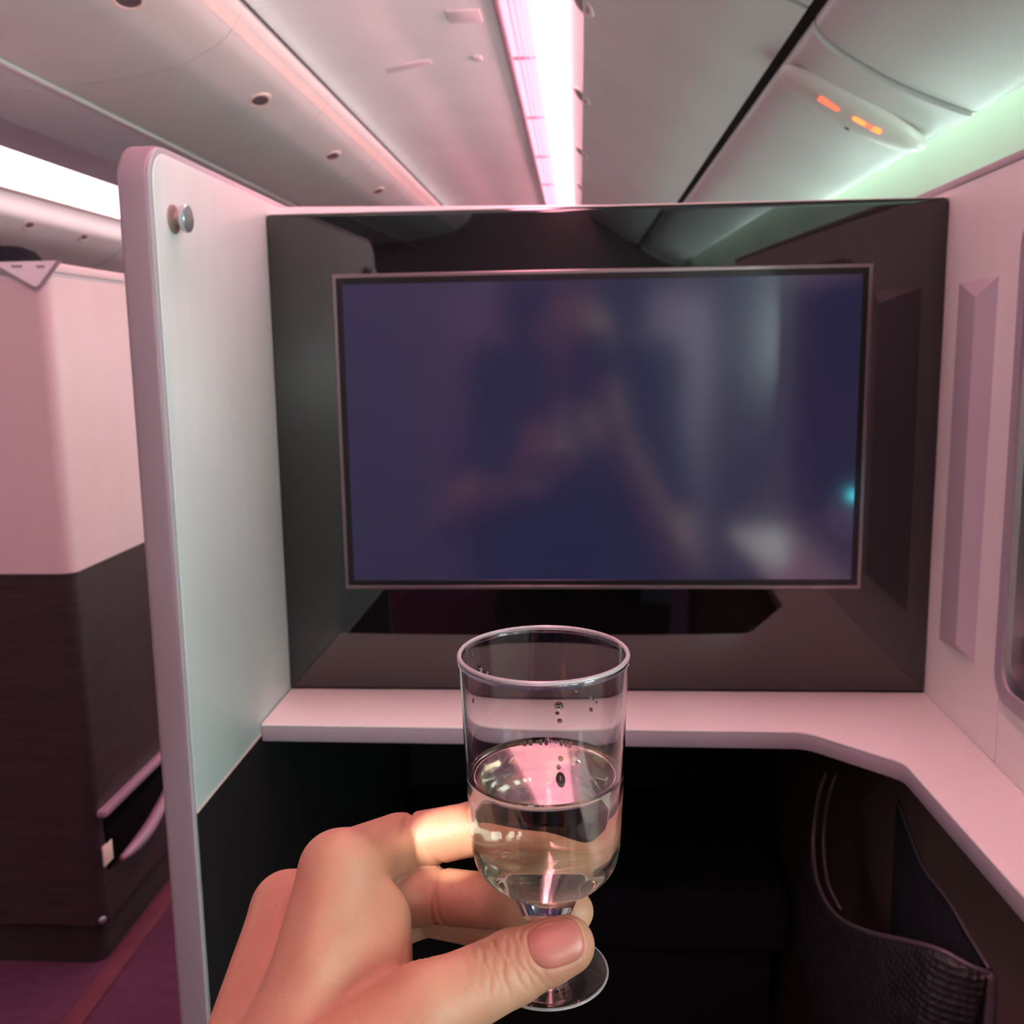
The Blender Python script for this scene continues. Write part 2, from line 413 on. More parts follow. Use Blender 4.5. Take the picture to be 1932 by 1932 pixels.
tag(obj('bin_rail', *strip_vf(smooth_prof([(-1.334, .6825), (-1.337, .675), (-1.345, .672), (-1.352, .6765)], 3), YB, YF, -.008), M['rail'], smooth=True), 'thin pale rail along the lower edge of the centre bins', 'rail')
t = thing('added_ceiling_light', (-.905, 3, .88), 'added hidden light on the centre bins that brightens the ceiling', 'light')  # unseen light added to brighten the aisle ceiling
obj('tube', *strip_vf([(-.902, .898), (-.902, .874)], YB, YF, -.006), M['wash'], t)
obj('tray', *box_vf((-.925, YB, .858), (-.909, YF, .905)), M['gap'], t)
tag(obj('ceiling_gap_strip', *strip_vf([(-.873, .912), (-.878, .902)], YB, YF, .008), M['gapblack']), 'dark edge strip between the centre bins and the ceiling', 'gap strip')

# far-left bins over the other aisle
binF = smooth_prof([(-3.23, .945), (-3.262, .90), (-3.275, .82), (-3.31, .775), (-3.40, .70), (-3.54, .640), (-3.85, .585)], 4)
fe = [4.6, 7.40, 8.9]
for k, (a, b) in enumerate(zip([YB]+fe[:-1], fe)):
    t = thing('overhead_bin', (-3.45, (a+b)/2, .58), 'distant overhead bin beyond the far strip light, ' + ['nearest', 'middle', 'farthest'][k] + ' section', 'overhead bin', 'far overhead bins')
    obj('door', *strip_vf(binF, a+.02, b-.02, -.015), M['bin'], t, smooth=True, auto=.7)
    obj('top_trim', *strip_vf([(-3.215, .95), (-3.225, .935), (-3.245, .925)], a, b, -.006), M['cream'], t, smooth=True)
    if k == 1:
        for y in (6.10, 6.78): latch(t, -3.307, y, .777, .8, -.7)
tag(obj('bin_backing', *strip_vf([(-3.28, .95), (-3.33, .80), (-3.42, .73), (-3.85, .62)], YB, YF, -.01), M['gap']), 'dark inner body showing at the joint of the far bins', 'bin body')

# right overhead bins
binR = smooth_prof([(-.048, .965), (-.035, .87), (.008, .758), (.028, .735), (.149, .651), (.252, .584), (.326, .546), (.366, .527)], 4)
er = [-2.4, -1.5, -.6, .3, 1.02, 1.75, 2.805, 3.705, 4.605, 5.505, 6.405, 7.305, 8.2]
nb = 0
for a, b in zip(er[:-1], er[1:]):
    lab = 'pale slanted overhead bin behind the seat, %s of three' % {-2.4: 'rearmost', -1.5: 'middle', -.6: 'foremost'}[a] if b < .5 else 'pale slanted overhead bin right of the strip light, %s from the camera' % ordn[nb]
    if b >= .5: nb += 1
    t = thing('overhead_bin', (.15, (a+b)/2, .52), lab, 'overhead bin', 'window side overhead bins')
    g0 = .009 if abs(a-1.75) < .01 else .0025; g1 = .009 if abs(b-1.75) < .01 else .0025
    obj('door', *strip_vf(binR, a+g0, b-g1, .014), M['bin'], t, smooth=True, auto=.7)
    latch(t, .010, (a+b)/2 + (.13 if a == 1.75 else 0), .752, -.72, -.7)
tag(obj('bin_backing', *strip_vf([(-.03, .96), (.03, .765), (.15, .678), (.36, .560)], YB, YF, .01), M['gap']), 'dark inner body showing in the joints of the window side bins', 'bin body')
tag(obj('bin_gap_strip', *strip_vf([(.366, .545), (.402, .531)], YB, YF, .01), M['gapblack']), 'black shadow gap running under the window side bins', 'gap strip')
# passenger service panels between bins and side wall
psu = smooth_prof([(.388, .525), (.396, .506), (.439, .470), (.532, .418), (.634, .376), (.660, .372)], 4)
for k, (a, b) in enumerate(((-2.4, -.1), (-.1, 1.80), (1.80, 4.0), (4.0, 6.2), (6.2, 8.4))):
    t = thing('service_panel', (.52, (a+b)/2, .37), ['rearmost service panel behind the seat', 'pale service panel overhead at the upper right corner', 'pale service panel that carries the lit sign', 'service panel beyond the lit sign', 'farthest service panel above the monitor'][k], 'ceiling panel', 'service panels')
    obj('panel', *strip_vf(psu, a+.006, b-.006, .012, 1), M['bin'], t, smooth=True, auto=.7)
    obj('edge_rib', *strip_vf([(p[0]-.004, p[1]-.005) for p in psu[2:-1]], a+.008, a+.040, .006), M['bin'], t, smooth=True, auto=.7)
tag(obj('panel_backing', *strip_vf([(.414, .528), (.45, .495), (.54, .44), (.66, .39)], YB, YF, .01), M['gap']), 'dark backing showing between the service panels', 'panel backing')

# lit seat belt sign: an oval pod lying across the service panel
sc_ = np.array([.511, 2.02, .4285]); ax = np.array([.874, 0, -.486]); nrm = np.array([-.486, 0, -.874]); ay = np.array([0, 1.0, 0])
t = thing('seat_belt_sign', tuple(sc_), 'oval overhead sign pod with glowing orange symbols', 'sign')
V, F = [], []; nu, nv = 36, 8
for j in range(nv+1):
    ph = j/nv*math.pi/2
    for i in range(nu):
        th = 2*math.pi*i/nu; r_ = math.cos(ph)**.75 if j < nv else 0.02
        a = .155*r_*math.copysign(abs(math.cos(th))**.9, math.cos(th)); b = .072*r_*math.copysign(abs(math.sin(th))**.9, math.sin(th))
        V.append(tuple(sc_+ax*a+ay*b+nrm*(  .030*math.sin(ph)**.8*(1 if j else 0)-.004)))
for j in range(nv):
    for i in range(nu): F.append((j*nu+i, j*nu+(i+1) % nu, (j+1)*nu+(i+1) % nu, (j+1)*nu+i))
F.append(tuple(nv*nu+i for i in range(nu)))
obj('housing', V, F, M['sign'], t, smooth=True)
def pill(nm, a0, b0, la, lb, mm, ang=0):
    poly = rounded([(-la, -lb), (la, -lb), (la, lb), (-la, lb)], lb*.9, 4); co, si = math.cos(ang), math.sin(ang)
    fn = lambda a, b, d: sc_+ax*(a0+a*co-b*si)+ay*(b0+a*si+b*co)+nrm*d
    obj(nm, *prism_vf(poly, fn, .010, .0262), mm, t)
pill('lit_symbol', -.048, -.036, .022, .0058, M['red'], .06)
pill('lit_symbol', .016, -.036, .014, .0062, M['orange'], .05)
pill('lit_symbol', .036, -.036, .009, .0045, M['red'], .05)
pill('lit_symbol', .051, -.036, .010, .0065, M['orange'], -.2)
pill('screw', .012, .035, .005, .004, M['latch'])

# ------------------------------------------------------------------ my suite: privacy partition on the left
PX = -.3197; PY0 = .767; PTOP = .158
t = thing('privacy_partition', (-.333, .95, -H), 'tall white privacy partition with mauve rounded edge left of the monitor', 'partition')
outline = rounded([(1.16, -H), (PY0, -H), (PY0, PTOP), (1.16, PTOP)], [0, 0, .032, 0], 10)
fnx = lambda a, b, d: (d, a, b)
obj('edge_frame', *prism_vf(outline, fnx, PX-.0265, PX-.0015), M['mauveshade'], t, bevel=.004, seg=3)
inner = rounded([(1.16, -.377), (PY0+.004, -.377), (PY0+.004, PTOP-.0035), (1.16, PTOP-.0035)], [0, 0, .028, 0], 10)
lip = rounded([(1.16, -H), (PY0+.0015, -H), (PY0+.0015, PTOP-.001), (1.16, PTOP-.001)], [0, 0, .031, 0], 10)
obj('lip', *prism_vf(lip, fnx, PX-.004, PX-.0006), M['lip'], t, bevel=.0006, label='thin grey-blue lip')
inner2 = rounded([(1.16, -.377), (PY0+.0058, -.377), (PY0+.0058, PTOP-.006), (1.16, PTOP-.006)], [0, 0, .026, 0], 10)
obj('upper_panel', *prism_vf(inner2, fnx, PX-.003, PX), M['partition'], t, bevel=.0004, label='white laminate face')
obj('lower_panel', *prism_vf([(1.16, -H), (PY0+.0058, -H), (PY0+.0058, -.3785), (1.16, -.3785)], fnx, PX-.003, PX-.0002), M['black'], t, label='charcoal lower face')
obj('divider_strip', *box_vf((PX-.002, PY0+.006, -.3787), (PX+.0004, 1.16, -.3769)), M['tagw'], t)
obj('hinge_pin', *lathe_vf([(0, -.006), (.003, -.006), (.003, .006), (0, .006)], (PX-.0285, .790, .125), (0, 0, 1), 10), M['white'], t)

t = thing('coat_hook', (PX, .806, .093), 'round metal coat knob on the white partition', 'hook')
hk = (PX-.0006, .806, .1045)
obj('base', *lathe_vf([(0, 0), (.0112, 0), (.0112, .0022), (.0100, .0032), (.0060, .0036), (.0058, .0075), (0, .0075)], hk, (1, 0, 0), 28), M['knobbase'], t, smooth=True, auto=.6)
obj('knob', *lathe_vf([(0, .007), (.0062, .007), (.0098, .0086), (.0108, .0105), (.0108, .0128), (.0100, .0138), (0, .0142)], hk, (1, 0, 0), 28), M['steel'], t, smooth=True, auto=.6)

# glossy panel behind the monitor, its cap and the wall at the right
PY = 1.05
t = thing('monitor_surround', (.02, PY+.01, -.366), 'large glossy black panel framing the monitor', 'panel')
poly = rounded([(-.3193, -.366), (.3612, -.366), (.3612, .1381), (-.3193, .1381)], [0, .0, .006, .004], 5)
fny = lambda a, b, d: (a, d, b)
obj('glossy_panel', *prism_vf(poly, fny, PY, PY+.02), M['gloss'], t, bevel=.0022, seg=3)
obj('top_ledge', [( -.3193, PY+.004, .1375), (.3612, PY+.004, .1375), (.3612, PY+.055, .1375), (-.3193, PY+.055, .1375),
                  (-.3193, PY+.004, .1400), (.3612, PY+.004, .1392), (.3612, PY+.055, .1400), (-.3193, PY+.055, .1530)],
    [(0, 3, 2, 1), (4, 5, 6, 7), (0, 1, 5, 4), (1, 2, 6, 5), (2, 3, 7, 6), (3, 0, 4, 7)], M['white'], t, bevel=.001)
obj('back_shell', *box_vf((-.319, PY+.02, -H), (.361, PY+.11, .137)), M['well'], t) if False else None
obj('back_shell', *box_vf((-.319, PY+.0205, -.383), (.361, PY+.10, .1372)), M['white'], t)

# right wall of the suite
WX = .3615; WTOP = .150
t = thing('suite_side_wall', (.385, .6, -H), 'pale pink-lit side wall of the suite at the right', 'partition')
g = dict(TL=(1.0137, .0536), TR=(.921, .0547), BL=(1.0169, -.2975), BR=(.9252, -.2934))
y0, y1, z0, z1 = .868, 1.16, -H, WTOP
V = [(WX, y1, z0), (WX, y0, z0), (WX, y0, z1), (WX, y1, z1)] + [(WX, *g[k]) for k in ('BL', 'BR', 'TR', 'TL')]
F = [(0, 1, 5, 4), (1, 2, 6, 5), (2, 3, 7, 6), (3, 0, 4, 7)]
V += [(WX+.036, y1, z0), (WX+.036, y0, z0), (WX+.036, y0, z1), (WX+.036, y1, z1)]
F += [(8, 11, 10, 9), (0, 8, 9, 1), (1, 9, 10, 2), (2, 10, 11, 3), (3, 11, 8, 0)]
obj('front_panel', V, F, M['white'], t)
dx = -.009
at_, ab = at_x(1840, 560, WX+dx), at_x(1803, 1216, WX+dx)
V = [(WX, *g['TL']), (WX, *g['TR']), (WX, *g['BR']), (WX, *g['BL']), tuple(at_), tuple(ab)]
obj('grip_ridge', V, [(0, 4, 5, 3), (4, 1, 2, 5), (0, 1, 4), (3, 5, 2)], M['ridge'], t, label='mauve bevelled grip strip')
oy0, oy1, oz0, oz1 = .30, .862, -.300, .095; SZW = -.366
obj('rear_panel', *merge([box_vf((WX, .0, -H), (WX+.036, .8668, SZW)), box_vf((WX, .272, SZW), (WX+.036, .8668, oz0)), box_vf((WX, .272, oz1), (WX+.036, .8668, WTOP)),
    box_vf((WX, .272, oz0), (WX+.036, oy0, oz1)), box_vf((WX, oy1, oz0), (WX+.036, .8668, oz1))]), M['white'], t)
obj('top_edge', *box_vf((WX-.0012, .272, WTOP-.0045), (WX+.037, 1.16, WTOP+.003)), M['mauve'], t, bevel=.001)
# framed niche
t = thing('wall_niche', (.40, .58, oz0), 'silver framed niche let into the side wall at the right edge', 'niche')
ro = rounded([(oy1+.004, oz0-.004), (oy0-.004, oz0-.004), (oy0-.004, oz1+.004), (oy1+.004, oz1+.004)], .026, 8)
ri = rounded([(oy1-.010, oz0+.010), (oy0+.010, oz0+.010), (oy0+.010, oz1-.010), (oy1-.010, oz1-.010)], .020, 8)
rj = rounded([(oy1-.016, oz0+.016), (oy0+.016, oz0+.016), (oy0+.016, oz1-.016), (oy1-.016, oz1-.016)], .016, 8)
def loft(rings):
    n = len(rings[0]); V = sum(rings, []); F = []
    for k in range(len(rings)-1):
        for i in range(n): F.append((k*n+i, k*n+(i+1) % n, (k+1)*n+(i+1) % n, (k+1)*n+i))
    return V, F
obj('frame', *loft([[(WX+.004, *p) for p in ro], [(WX-.006, *p) for p in ro], [(WX-.0065, *p) for p in ri], [(WX+.003, *p) for p in ri]]), M['mauve'], t, smooth=True, auto=.5, fix=False)
obj('inner_rim', *loft([[(WX-.004, *p) for p in ri], [(WX-.001, *p) for p in rj], [(WX+.035, *p) for p in rj]]), M['silver'], t, smooth=True, auto=.5, fix=False)
obj('back', *box_vf((WX+.085, oy0-.01, oz0-.01), (WX+.09, oy1+.01, oz1+.01)), M['brown'], t)
obj('lining', *loft([[(WX+.034, *p) for p in rj], [(WX+.086, *p) for p in rj]]), M['brown'], t, fix=False)
t2 = thing('armrest_block', (.40, .70, oz0+.016), 'mauve rounded block standing in the niche at the right edge', 'block')
box('block', (WX+.006, .50, oz0+.018), (WX+.07, .836, oz0+.058), M['mauve'], t2, bevel=.008, seg=4)
il = np.array([WX+.025, .600, -.214]); iax = (-.6, .8, 0)  # added lamp; stands in for window light glinting off the frame
t2 = thing('glint_lamp', tuple(il), 'small cyan lamp added on a stalk in the niche to make a glint', 'lamp')
obj('lamp_body', *lathe_vf([(0, -.060), (.004, -.060), (.004, -.006), (.007, -.004), (.007, 0), (0, 0)], il, iax, 16), M['bezelblk'], t2)
obj('lamp_lens', *lathe_vf([(0, 0), (.0062, 0), (.0058, .003), (.0036, .0052), (0, .006)], il, iax, 16), M['cyan'], t2, smooth=True)

# counter running below the panel and along the right wall
SZ = -.366
poly = [(PX+.0008, PY-.0005), (PX+.0008, .9432), (.2135, .9370), (.2830, .8660), (.2935, .640), (.2950, .02), (WX-.0006, .02), (WX-.0006, PY-.0005)]
poly = rounded(poly, [0, 0, .03, .022, .05, .01, 0, 0], 6)
t = thing('side_counter', (.1, .9, SZ-.0175), 'pale L-shaped counter shelf below the monitor and along the wall', 'counter')
fnz = lambda a, b, d: (a, b, d)
obj('top', *prism_vf(poly, fnz, SZ-.003, SZ), M['counter'], t, bevel=.0012, seg=2)
inp = [(a-.0006*0, b) for a, b in poly]
obj('edge_band', *prism_vf(poly, fnz, SZ-.0185, SZ-.003), M['mauve'], t, bevel=.0015, label='lilac-grey edge band')

# foot well: back wall, side lining, foot cushion
t = thing('foot_well', (0, 1.4, -H), 'black foot well under the counter shelf', 'foot well')
obj('back_wall', *box_vf((PX-.02, 1.78, -H), (.355, 1.80, -.386)), M['well'], t)
obj('left_lining', *box_vf((PX-.02, 1.16, -H), (PX, 1.78, -.386)), M['black'], t)
obj('roof', *box_vf((PX, 1.05, -.3855), (.355, 1.80, -.3835)), M['well'], t)
obj('right_lining', *box_vf((.315, .02, -H), (.335, 1.78, -.3862)), M['brown'], t)
t = thing('foot_rest', (.0, 1.5, -.95), 'dark padded foot rest inside the foot well', 'foot rest')
box('cushion', (PX+.006, 1.40, -.90), (.308, 1.775, -.80), M['fabric'], t, bevel=.02, seg=4)
box('plinth', (PX+.03, 1.46, -H), (.29, 1.775, -.90), M['well'], t, bevel=.004)

# stowage pocket on the lining under the counter
t = thing('stowage_pocket', (.29, .85, -.78), 'black net stowage pocket under the counter at the lower right', 'pocket')
rim = [at_x(1560, 1455, .272), at_x(1545, 1500, .262), at_x(1536, 1560, .252), at_x(1535, 1610, .248), at_x(1543, 1665, .246), at_x(1565, 1712, .247), at_x(1600, 1742, .250), at_x(1650, 1762, .256), at_x(1710, 1775, .266), at_x(1772, 1792, .278), at_x(1830, 1822, .296), at_x(1866, 1836, .309)]
rimS = smooth_prof(rim, 5)
obj('rim_wire', *tube_vf(rimS, .0022, 8), M['netrim'] if 'netrim' in M else M.setdefault('netrim', mat('pocket_rim', (.10, .085, .095), .3, var=.1)), t, smooth=True)
rim2 = smooth_prof([r_+np.array([.012, .004, -.004]) for r_ in rim[:6]], 5)
obj('rim_wire', *tube_vf(rim2, .0020, 8), M['netrim'], t, smooth=True)
# front net sheet hanging from the rim
V, F = [], []; rows = 26; cols = len(rimS)
for j in range(rows+1):
    for i, p in enumerate(rimS):
        k = j/rows; d = .26*k; bul = .018*math.sin(math.pi*min(1, k*1.3))
        V.append((p[0]-bul+.02*k, p[1]-.06*k*(1-i/cols), p[2]-d))
for j in range(rows):
    for i in range(cols-1): F.append((j*cols+i, j*cols+i+1, (j+1)*cols+i+1, (j+1)*cols+i))
net = obj('net_sheet', V, F, M['net'], t, smooth=True, fix=False)
sm = net.modifiers.new('thick', 'SOLIDIFY'); sm.thickness = .0015
# woven relief of the net
nt = M['net'].node_tree; b_ = nt.nodes['Principled BSDF']; tc = nt.nodes.new('ShaderNodeTexCoord')
vo = nt.nodes.new('ShaderNodeTexVoronoi'); vo.inputs['Scale'].default_value = 170; vo.inputs['Randomness'].default_value = .25
bp = nt.nodes.new('ShaderNodeBump'); bp.inputs['Strength'].default_value = 1; bp.inputs['Distance'].default_value = .002
nt.links.new(tc.outputs['Object'], vo.inputs['Vector']); nt.links.new(vo.outputs['Distance'], bp.inputs['Height']); nt.links.new(bp.outputs[0], b_.inputs['Normal'])
back = [at_x(1690, 1500, .3135), at_x(1715, 1570, .3135), at_x(1742, 1636, .3135), at_x(1790, 1700, .3135), at_x(1832, 1772, .3135), at_x(1866, 1828, .3135)]
obj('back_hem', *tube_vf(smooth_prof(back, 4), .0016, 8), M['netrim'], t, smooth=True)
bl = [tuple(p) for p in smooth_prof(back, 3)]
V = [(p[0]+.0006, p[1], p[2]) for p in bl] + [(p[0]+.0006, p[1], -.80) for p in bl]
n = len(bl); obj('back_sheet', V, [(i, i+1, n+i+1, n+i) for i in range(n-1)], M['fabric'], t, fix=False)
e0 = at_x(1872, 1834, .312); e1 = np.array([.312, e0[1]-.005, -.80])
obj('end_bracket', *tube_vf([rim[-1], e0-np.array([0, 0, .008]), e0*.7+e1*.3, e1], [.003, .0045, .005, .005], 8), M['netrim'], t, smooth=True)

# ------------------------------------------------------------------ monitor
MY = 1.022
k_ = MY/1.06
mx0, mx1, mz0, mz1 = -.2562*k_, .2940*k_, -.2568*k_, .0780*k_
t = thing('monitor', ((mx0+mx1)/2, MY, mz0), 'wide flat monitor showing a dark blue screen', 'monitor')
V, F = [], []
def rect(i, y): return [(mx0+i, y, mz0+i), (mx1-i, y, mz0+i), (mx1-i, y, mz1-i), (mx0+i, y, mz1-i)]
obj('bezel', *loft([rect(0.0010, MY+.022), rect(0, MY+.020), rect(0, MY+.0015), rect(.0010, MY), rect(.0038, MY), rect(.0042, MY+.0006)]), M['bezel'], t, fix=False)
obj('inner_bezel', *loft([rect(.0040, MY+.0004), rect(.0098, MY+.0004), rect(.0102, MY+.0009)]), M['bezelblk'], t, fix=False)
v = rect(.0100, MY+.0008); obj('screen', v+[(p[0], MY+.004, p[2]) for p in v], box_vf((0,0,0),(1,1,1))[1], M['screen'], t, label='dark blue reflecting screen')
obj('back_cover', *box_vf((mx0+.002, MY+.012, mz0+.002), (mx1-.002, MY+.022, mz1-.002)), M['bezelblk'], t)
obj('mount', *box_vf((-.10, MY+.020, -.20), (.14, PY, .03)), M['bezelblk'], t)

# ------------------------------------------------------------------ the neighbouring suite across the aisle
NX, NY, NT = -.902, 1.706, .158
t = thing('neighbour_suite', (-1.4, 2.2, -H), 'white and dark wood suite shell across the aisle at the left', 'suite shell')
fp = rounded([(NX, NY), (NX, 2.75), (-1.85, 2.75), (-1.85, NY)], [.024, .01, .01, .01], 5)
obj('upper_shell', *prism_vf(fp, fnz, -.385, NT-.024), M['shell'], t, smooth=True, auto=.7, label='white upper shell')
obj('shadow_groove', *prism_vf([(a*1+(.003 if a < -1.2 else -.003), b+(.003 if b < 2 else -.003)) for a, b in fp], fnz, NT-.026, NT-.017), M['lip'], t, smooth=True, auto=.7)
obj('top_cap', *prism_vf(fp, fnz, NT-.017, NT), M['shell'], t, bevel=.003)
obj('lower_shell', *prism_vf(fp, fnz, -1.065, -.3858), M['wood'], t, smooth=True, auto=.7, label='dark wood-grain lower shell')
kp = rounded([(NX-.012, NY+.012), (NX-.012, 2.74), (-1.83, 2.74), (-1.83, NY+.012)], [.03, .01, .01, .01], 5)
obj('kick_base', *prism_vf(kp, fnz, -H, -1.06), M['kick'], t, smooth=True, auto=.7)
obj('corner_screw', *lathe_vf([(0, 0), (.008, 0), (.006, .004), (0, .005)], (NX-.006, NY+.008, -1.058), (.7, -.7, 0), 12), M['steel'], t, smooth=True)
t = thing('shell_niche', (NX, 1.87, -.98), 'dark recess with a lilac rail low on the neighbouring suite', 'niche')
obj('recess', *box_vf((NX+.0002, 1.738, -.968), (NX+.003, 2.20, -.852)), M['recess'], t, bevel=.001)  # flat black plate; the hollow's shade is put into its colour
box('rail', (NX+.0002, 1.712, -.852), (NX+.020, 2.22, -.838), M['lilac'], t, bevel=.004)
arc = [(NX+.012, 1.775+.25*i/12, -.965+.055*(i/12)**3-.006*math.sin(math.pi*i/12)) for i in range(13)]
obj('strap', *tube_vf(arc, [.004+.010*math.sin(math.pi*(i+1)/14) for i in range(13)], 8), M['lilac'], t, smooth=True)
tag(box('paper_tag', (NX+.0005, 1.722, -.955), (NX+.004, 1.758, -.915), M['tagw'], bevel=.001), 'small white tag beside the recess on the neighbouring suite', 'tag')
# triangular seat placard folded over the corner
t = thing('seat_placard', (-.93, 1.70, .10), 'triangular pale pink seat number placard on the neighbouring suite', 'placard')
eps = .004
tri = [at_y(-16, 494, NY-eps), at_y(108, 503, NY-eps), at_y(69, 543, NY-eps)]; zt = NT-.0005
tri = [(tri[0][0], zt), (tri[1][0], zt), (tri[2][0], tri[2][2])]
big = [(tri[0][0]-.010, zt), (tri[1][0]+.008, zt), (tri[2][0], tri[2][1]-.0075)]
obj('border', *prism_vf(rounded(big, [0, 0, .012], 6), fny, NY-.0030, NY-.0002), M['mauve'], t)
obj('plate', *prism_vf(rounded(tri, [0, 0, .009], 6), fny, NY-.0050, NY-.0031), M['placard'], t)
for c0, n_ in ((24, 5), (70, 4)):
    for i in range(n_):
        p = at_y(c0+i*4.0, 502 + (i % 2), NY-.0052)
        obj('print_mark', *box_vf((p[0]-.0012, p[1]-.001, p[2]-.0016), (p[0]+.0012, p[1]+.0006, p[2]+.0016)), M['ink'], t)
# rounded head rest peeping over the neighbouring suite
t = thing('head_rest', (-1.62, 3.0, .08), 'black rounded head rest peeping over the neighbouring suite', 'head rest')
hc = at_y(18, 505, 2.95)
V, F = lathe_vf([(0, .062), (.04, .059), (.075, .044), (.098, .014), (.102, -.03), (.095, -.25), (0, -.25)], hc, (0, 0, 1), 24)
obj('pad', V, F, M['fabric'], t, smooth=True, auto=.9)

# ------------------------------------------------------------------ signed-distance sculpting for the hand and figure
def rcone(P, a, b, r1, r2):
    a = np.asarray(a, np.float32); b = np.asarray(b, np.float32)
    ba = b-a; l2 = float(ba@ba); rr = r1-r2; a2 = l2-rr*rr; il2 = 1/l2
    pa = P-a; y = pa@ba; z = y-l2
    q = pa*np.float32(l2)-ba*y[:, None]; x2 = np.einsum('ij,ij->i', q, q)
    y2 = y*y*l2; z2 = z*z*l2
    k = math.copysign(1, rr)*rr*rr*x2 if rr != 0 else np.zeros_like(x2)
    d = (np.sqrt(np.maximum(x2*a2*il2, 0))+y*rr)*il2-r1
    c1 = np.sign(z)*a2*z2 > k; c2_ = np.sign(y)*a2*y2 < k
    d = np.where(c1, np.sqrt(np.maximum(x2+z2, 0))*il2-r2, np.where(c2_, np.sqrt(np.maximum(x2+y2, 0))*il2-r1, d))
    return d
def ellip(P, c, R, r):
    q = (P-np.asarray(c, np.float32))@np.asarray(R, np.float32); r = np.asarray(r, np.float32)
    k0 = np.linalg.norm(q/r, axis=1); k1 = np.linalg.norm(q/(r*r), axis=1)
    return k0*(k0-1)/np.maximum(k1, 1e-9)
def smin(a, b, k):
    h = np.maximum(k-np.abs(a-b), 0)/k
    return np.minimum(a, b)-h*h*h*k/6
def polish(fn, V, n=2, e=3e-4):
    V = V.astype(np.float32)
    for _ in range(n):
        d = fn(V); g = np.stack([fn(V+np.eye(3, dtype=np.float32)[k]*e)-d for k in range(3)], 1)/e
        V = V-g*(d/np.maximum((g*g).sum(1), .2))[:, None]
    return V
def sculpt(fn, lo, hi, h, B=8):
    lo = np.array(lo, float); n = (np.ceil((np.array(hi)-lo)/h/B).astype(int))*B
    nb = n//B; D = np.full(n+1, 1e3, np.float32)
    bc = np.stack(np.meshgrid(*[np.arange(k) for k in nb], indexing='ij'), -1).reshape(-1, 3)
    dc = fn((lo+(bc+.5)*B*h).astype(np.float32)); act = np.abs(dc) < B*h*.87*1.35
    for (i, j, k), d in zip(bc, dc): D[i*B:(i+1)*B+1, j*B:(j+1)*B+1, k*B:(k+1)*B+1] = d
    loc = np.stack(np.meshgrid(*[np.arange(B+1)]*3, indexing='ij'), -1).reshape(-1, 3)
    ab_ = bc[act]
    for s in range(0, len(ab_), 400):
        ch = ab_[s:s+400]; P = (lo+(ch[:, None, :]*B+loc[None])*h).reshape(-1, 3).astype(np.float32); d = fn(P).reshape(len(ch), B+1, B+1, B+1)
        for (i, j, k), q in zip(ch, d): D[i*B:(i+1)*B+1, j*B:(j+1)*B+1, k*B:(k+1)*B+1] = q
    ins = D < 0
    cs = [(a, b, c) for a in (0, 1) for b in (0, 1) for c in (0, 1)]
    sh = lambda A_, o: A_[o[0]:A_.shape[0]-1+o[0], o[1]:A_.shape[1]-1+o[1], o[2]:A_.shape[2]-1+o[2]]
    cnt = sum(sh(ins, o).astype(np.int8) for o in cs); mix = (cnt > 0) & (cnt < 8)
    idx = -np.ones(mix.shape, np.int64); cells = np.argwhere(mix); idx[mix] = np.arange(len(cells))
    pos = np.zeros((len(cells), 3)); num = np.zeros(len(cells))
    for o in cs:
        for ax_ in range(3):
            if o[ax_]: continue
            o2 = list(o); o2[ax_] = 1
            d0 = D[cells[:, 0]+o[0], cells[:, 1]+o[1], cells[:, 2]+o[2]]; d1 = D[cells[:, 0]+o2[0], cells[:, 1]+o2[1], cells[:, 2]+o2[2]]
            cr = (d0 < 0) != (d1 < 0); tt = np.where(cr, d0/np.where(cr, d0-d1, 1), 0)
            p = np.tile(np.array(o, float), (len(cells), 1)); p[:, ax_] = tt
            pos += p*cr[:, None]; num += cr
    V = lo+(cells+pos/num[:, None])*h
    F = []
    for ax_ in range(3):
        u, v = [(1, 2), (2, 0), (0, 1)][ax_]
        a = np.take(ins, range(0, ins.shape[ax_]-1), ax_); b = np.take(ins, range(1, ins.shape[ax_]), ax_)
        e = np.argwhere(a != b); ok = (e[:, u] > 0) & (e[:, v] > 0) & (e[:, u] < n[u]) & (e[:, v] < n[v]); e = e[ok]
        fl = ins[e[:, 0], e[:, 1], e[:, 2]]
        q = []
        for du, dv in ((-1, -1), (0, -1), (0, 0), (-1, 0)):
            c = e.copy(); c[:, u] += du; c[:, v] += dv; q.append(idx[c[:, 0], c[:, 1], c[:, 2]])
        q = np.stack(q, 1); q[~fl] = q[~fl][:, ::-1]; F.append(q)
    return polish(fn, V), np.concatenate(F)

# ------------------------------------------------------------------ the cup of wine
LG = .1125
rimc = at_d(1025, 1232, .319)
gax = np.array([.000, -.037, 1.0]); gax /= np.linalg.norm(gax)
gorg = rimc-gax*LG
t = thing('wine_cup', tuple(gorg), 'clear plastic stemmed cup held in the hand', 'cup')
outer = [(.0200, 0), (.0203, .0006), (.0201, .0012), (.0150, .0019), (.0090, .0034), (.0066, .0066), (.0058, .0105), (.0060, .0150), (.0072, .0195), (.0092, .0245), (.0112, .0295), (.0135, .0334), (.0170, .0352), (.0205, .0380), (.0231, .0420), (.0242, .0465), (.0245, .0520), (.0255, .0730), (.0266, .1085), (.0271, .1105), (.0272, .1118), (.0267, .1125)]
innr = [(.0260, .1122), (.0256, .1112), (.0255, .1095), (.0244, .0730), (.0234, .0540), (.0230, .0485), (.0219, .0437), (.0197, .0400), (.0162, .0377), (.0110, .0368), (.0060, .0366), (0, .0365)]
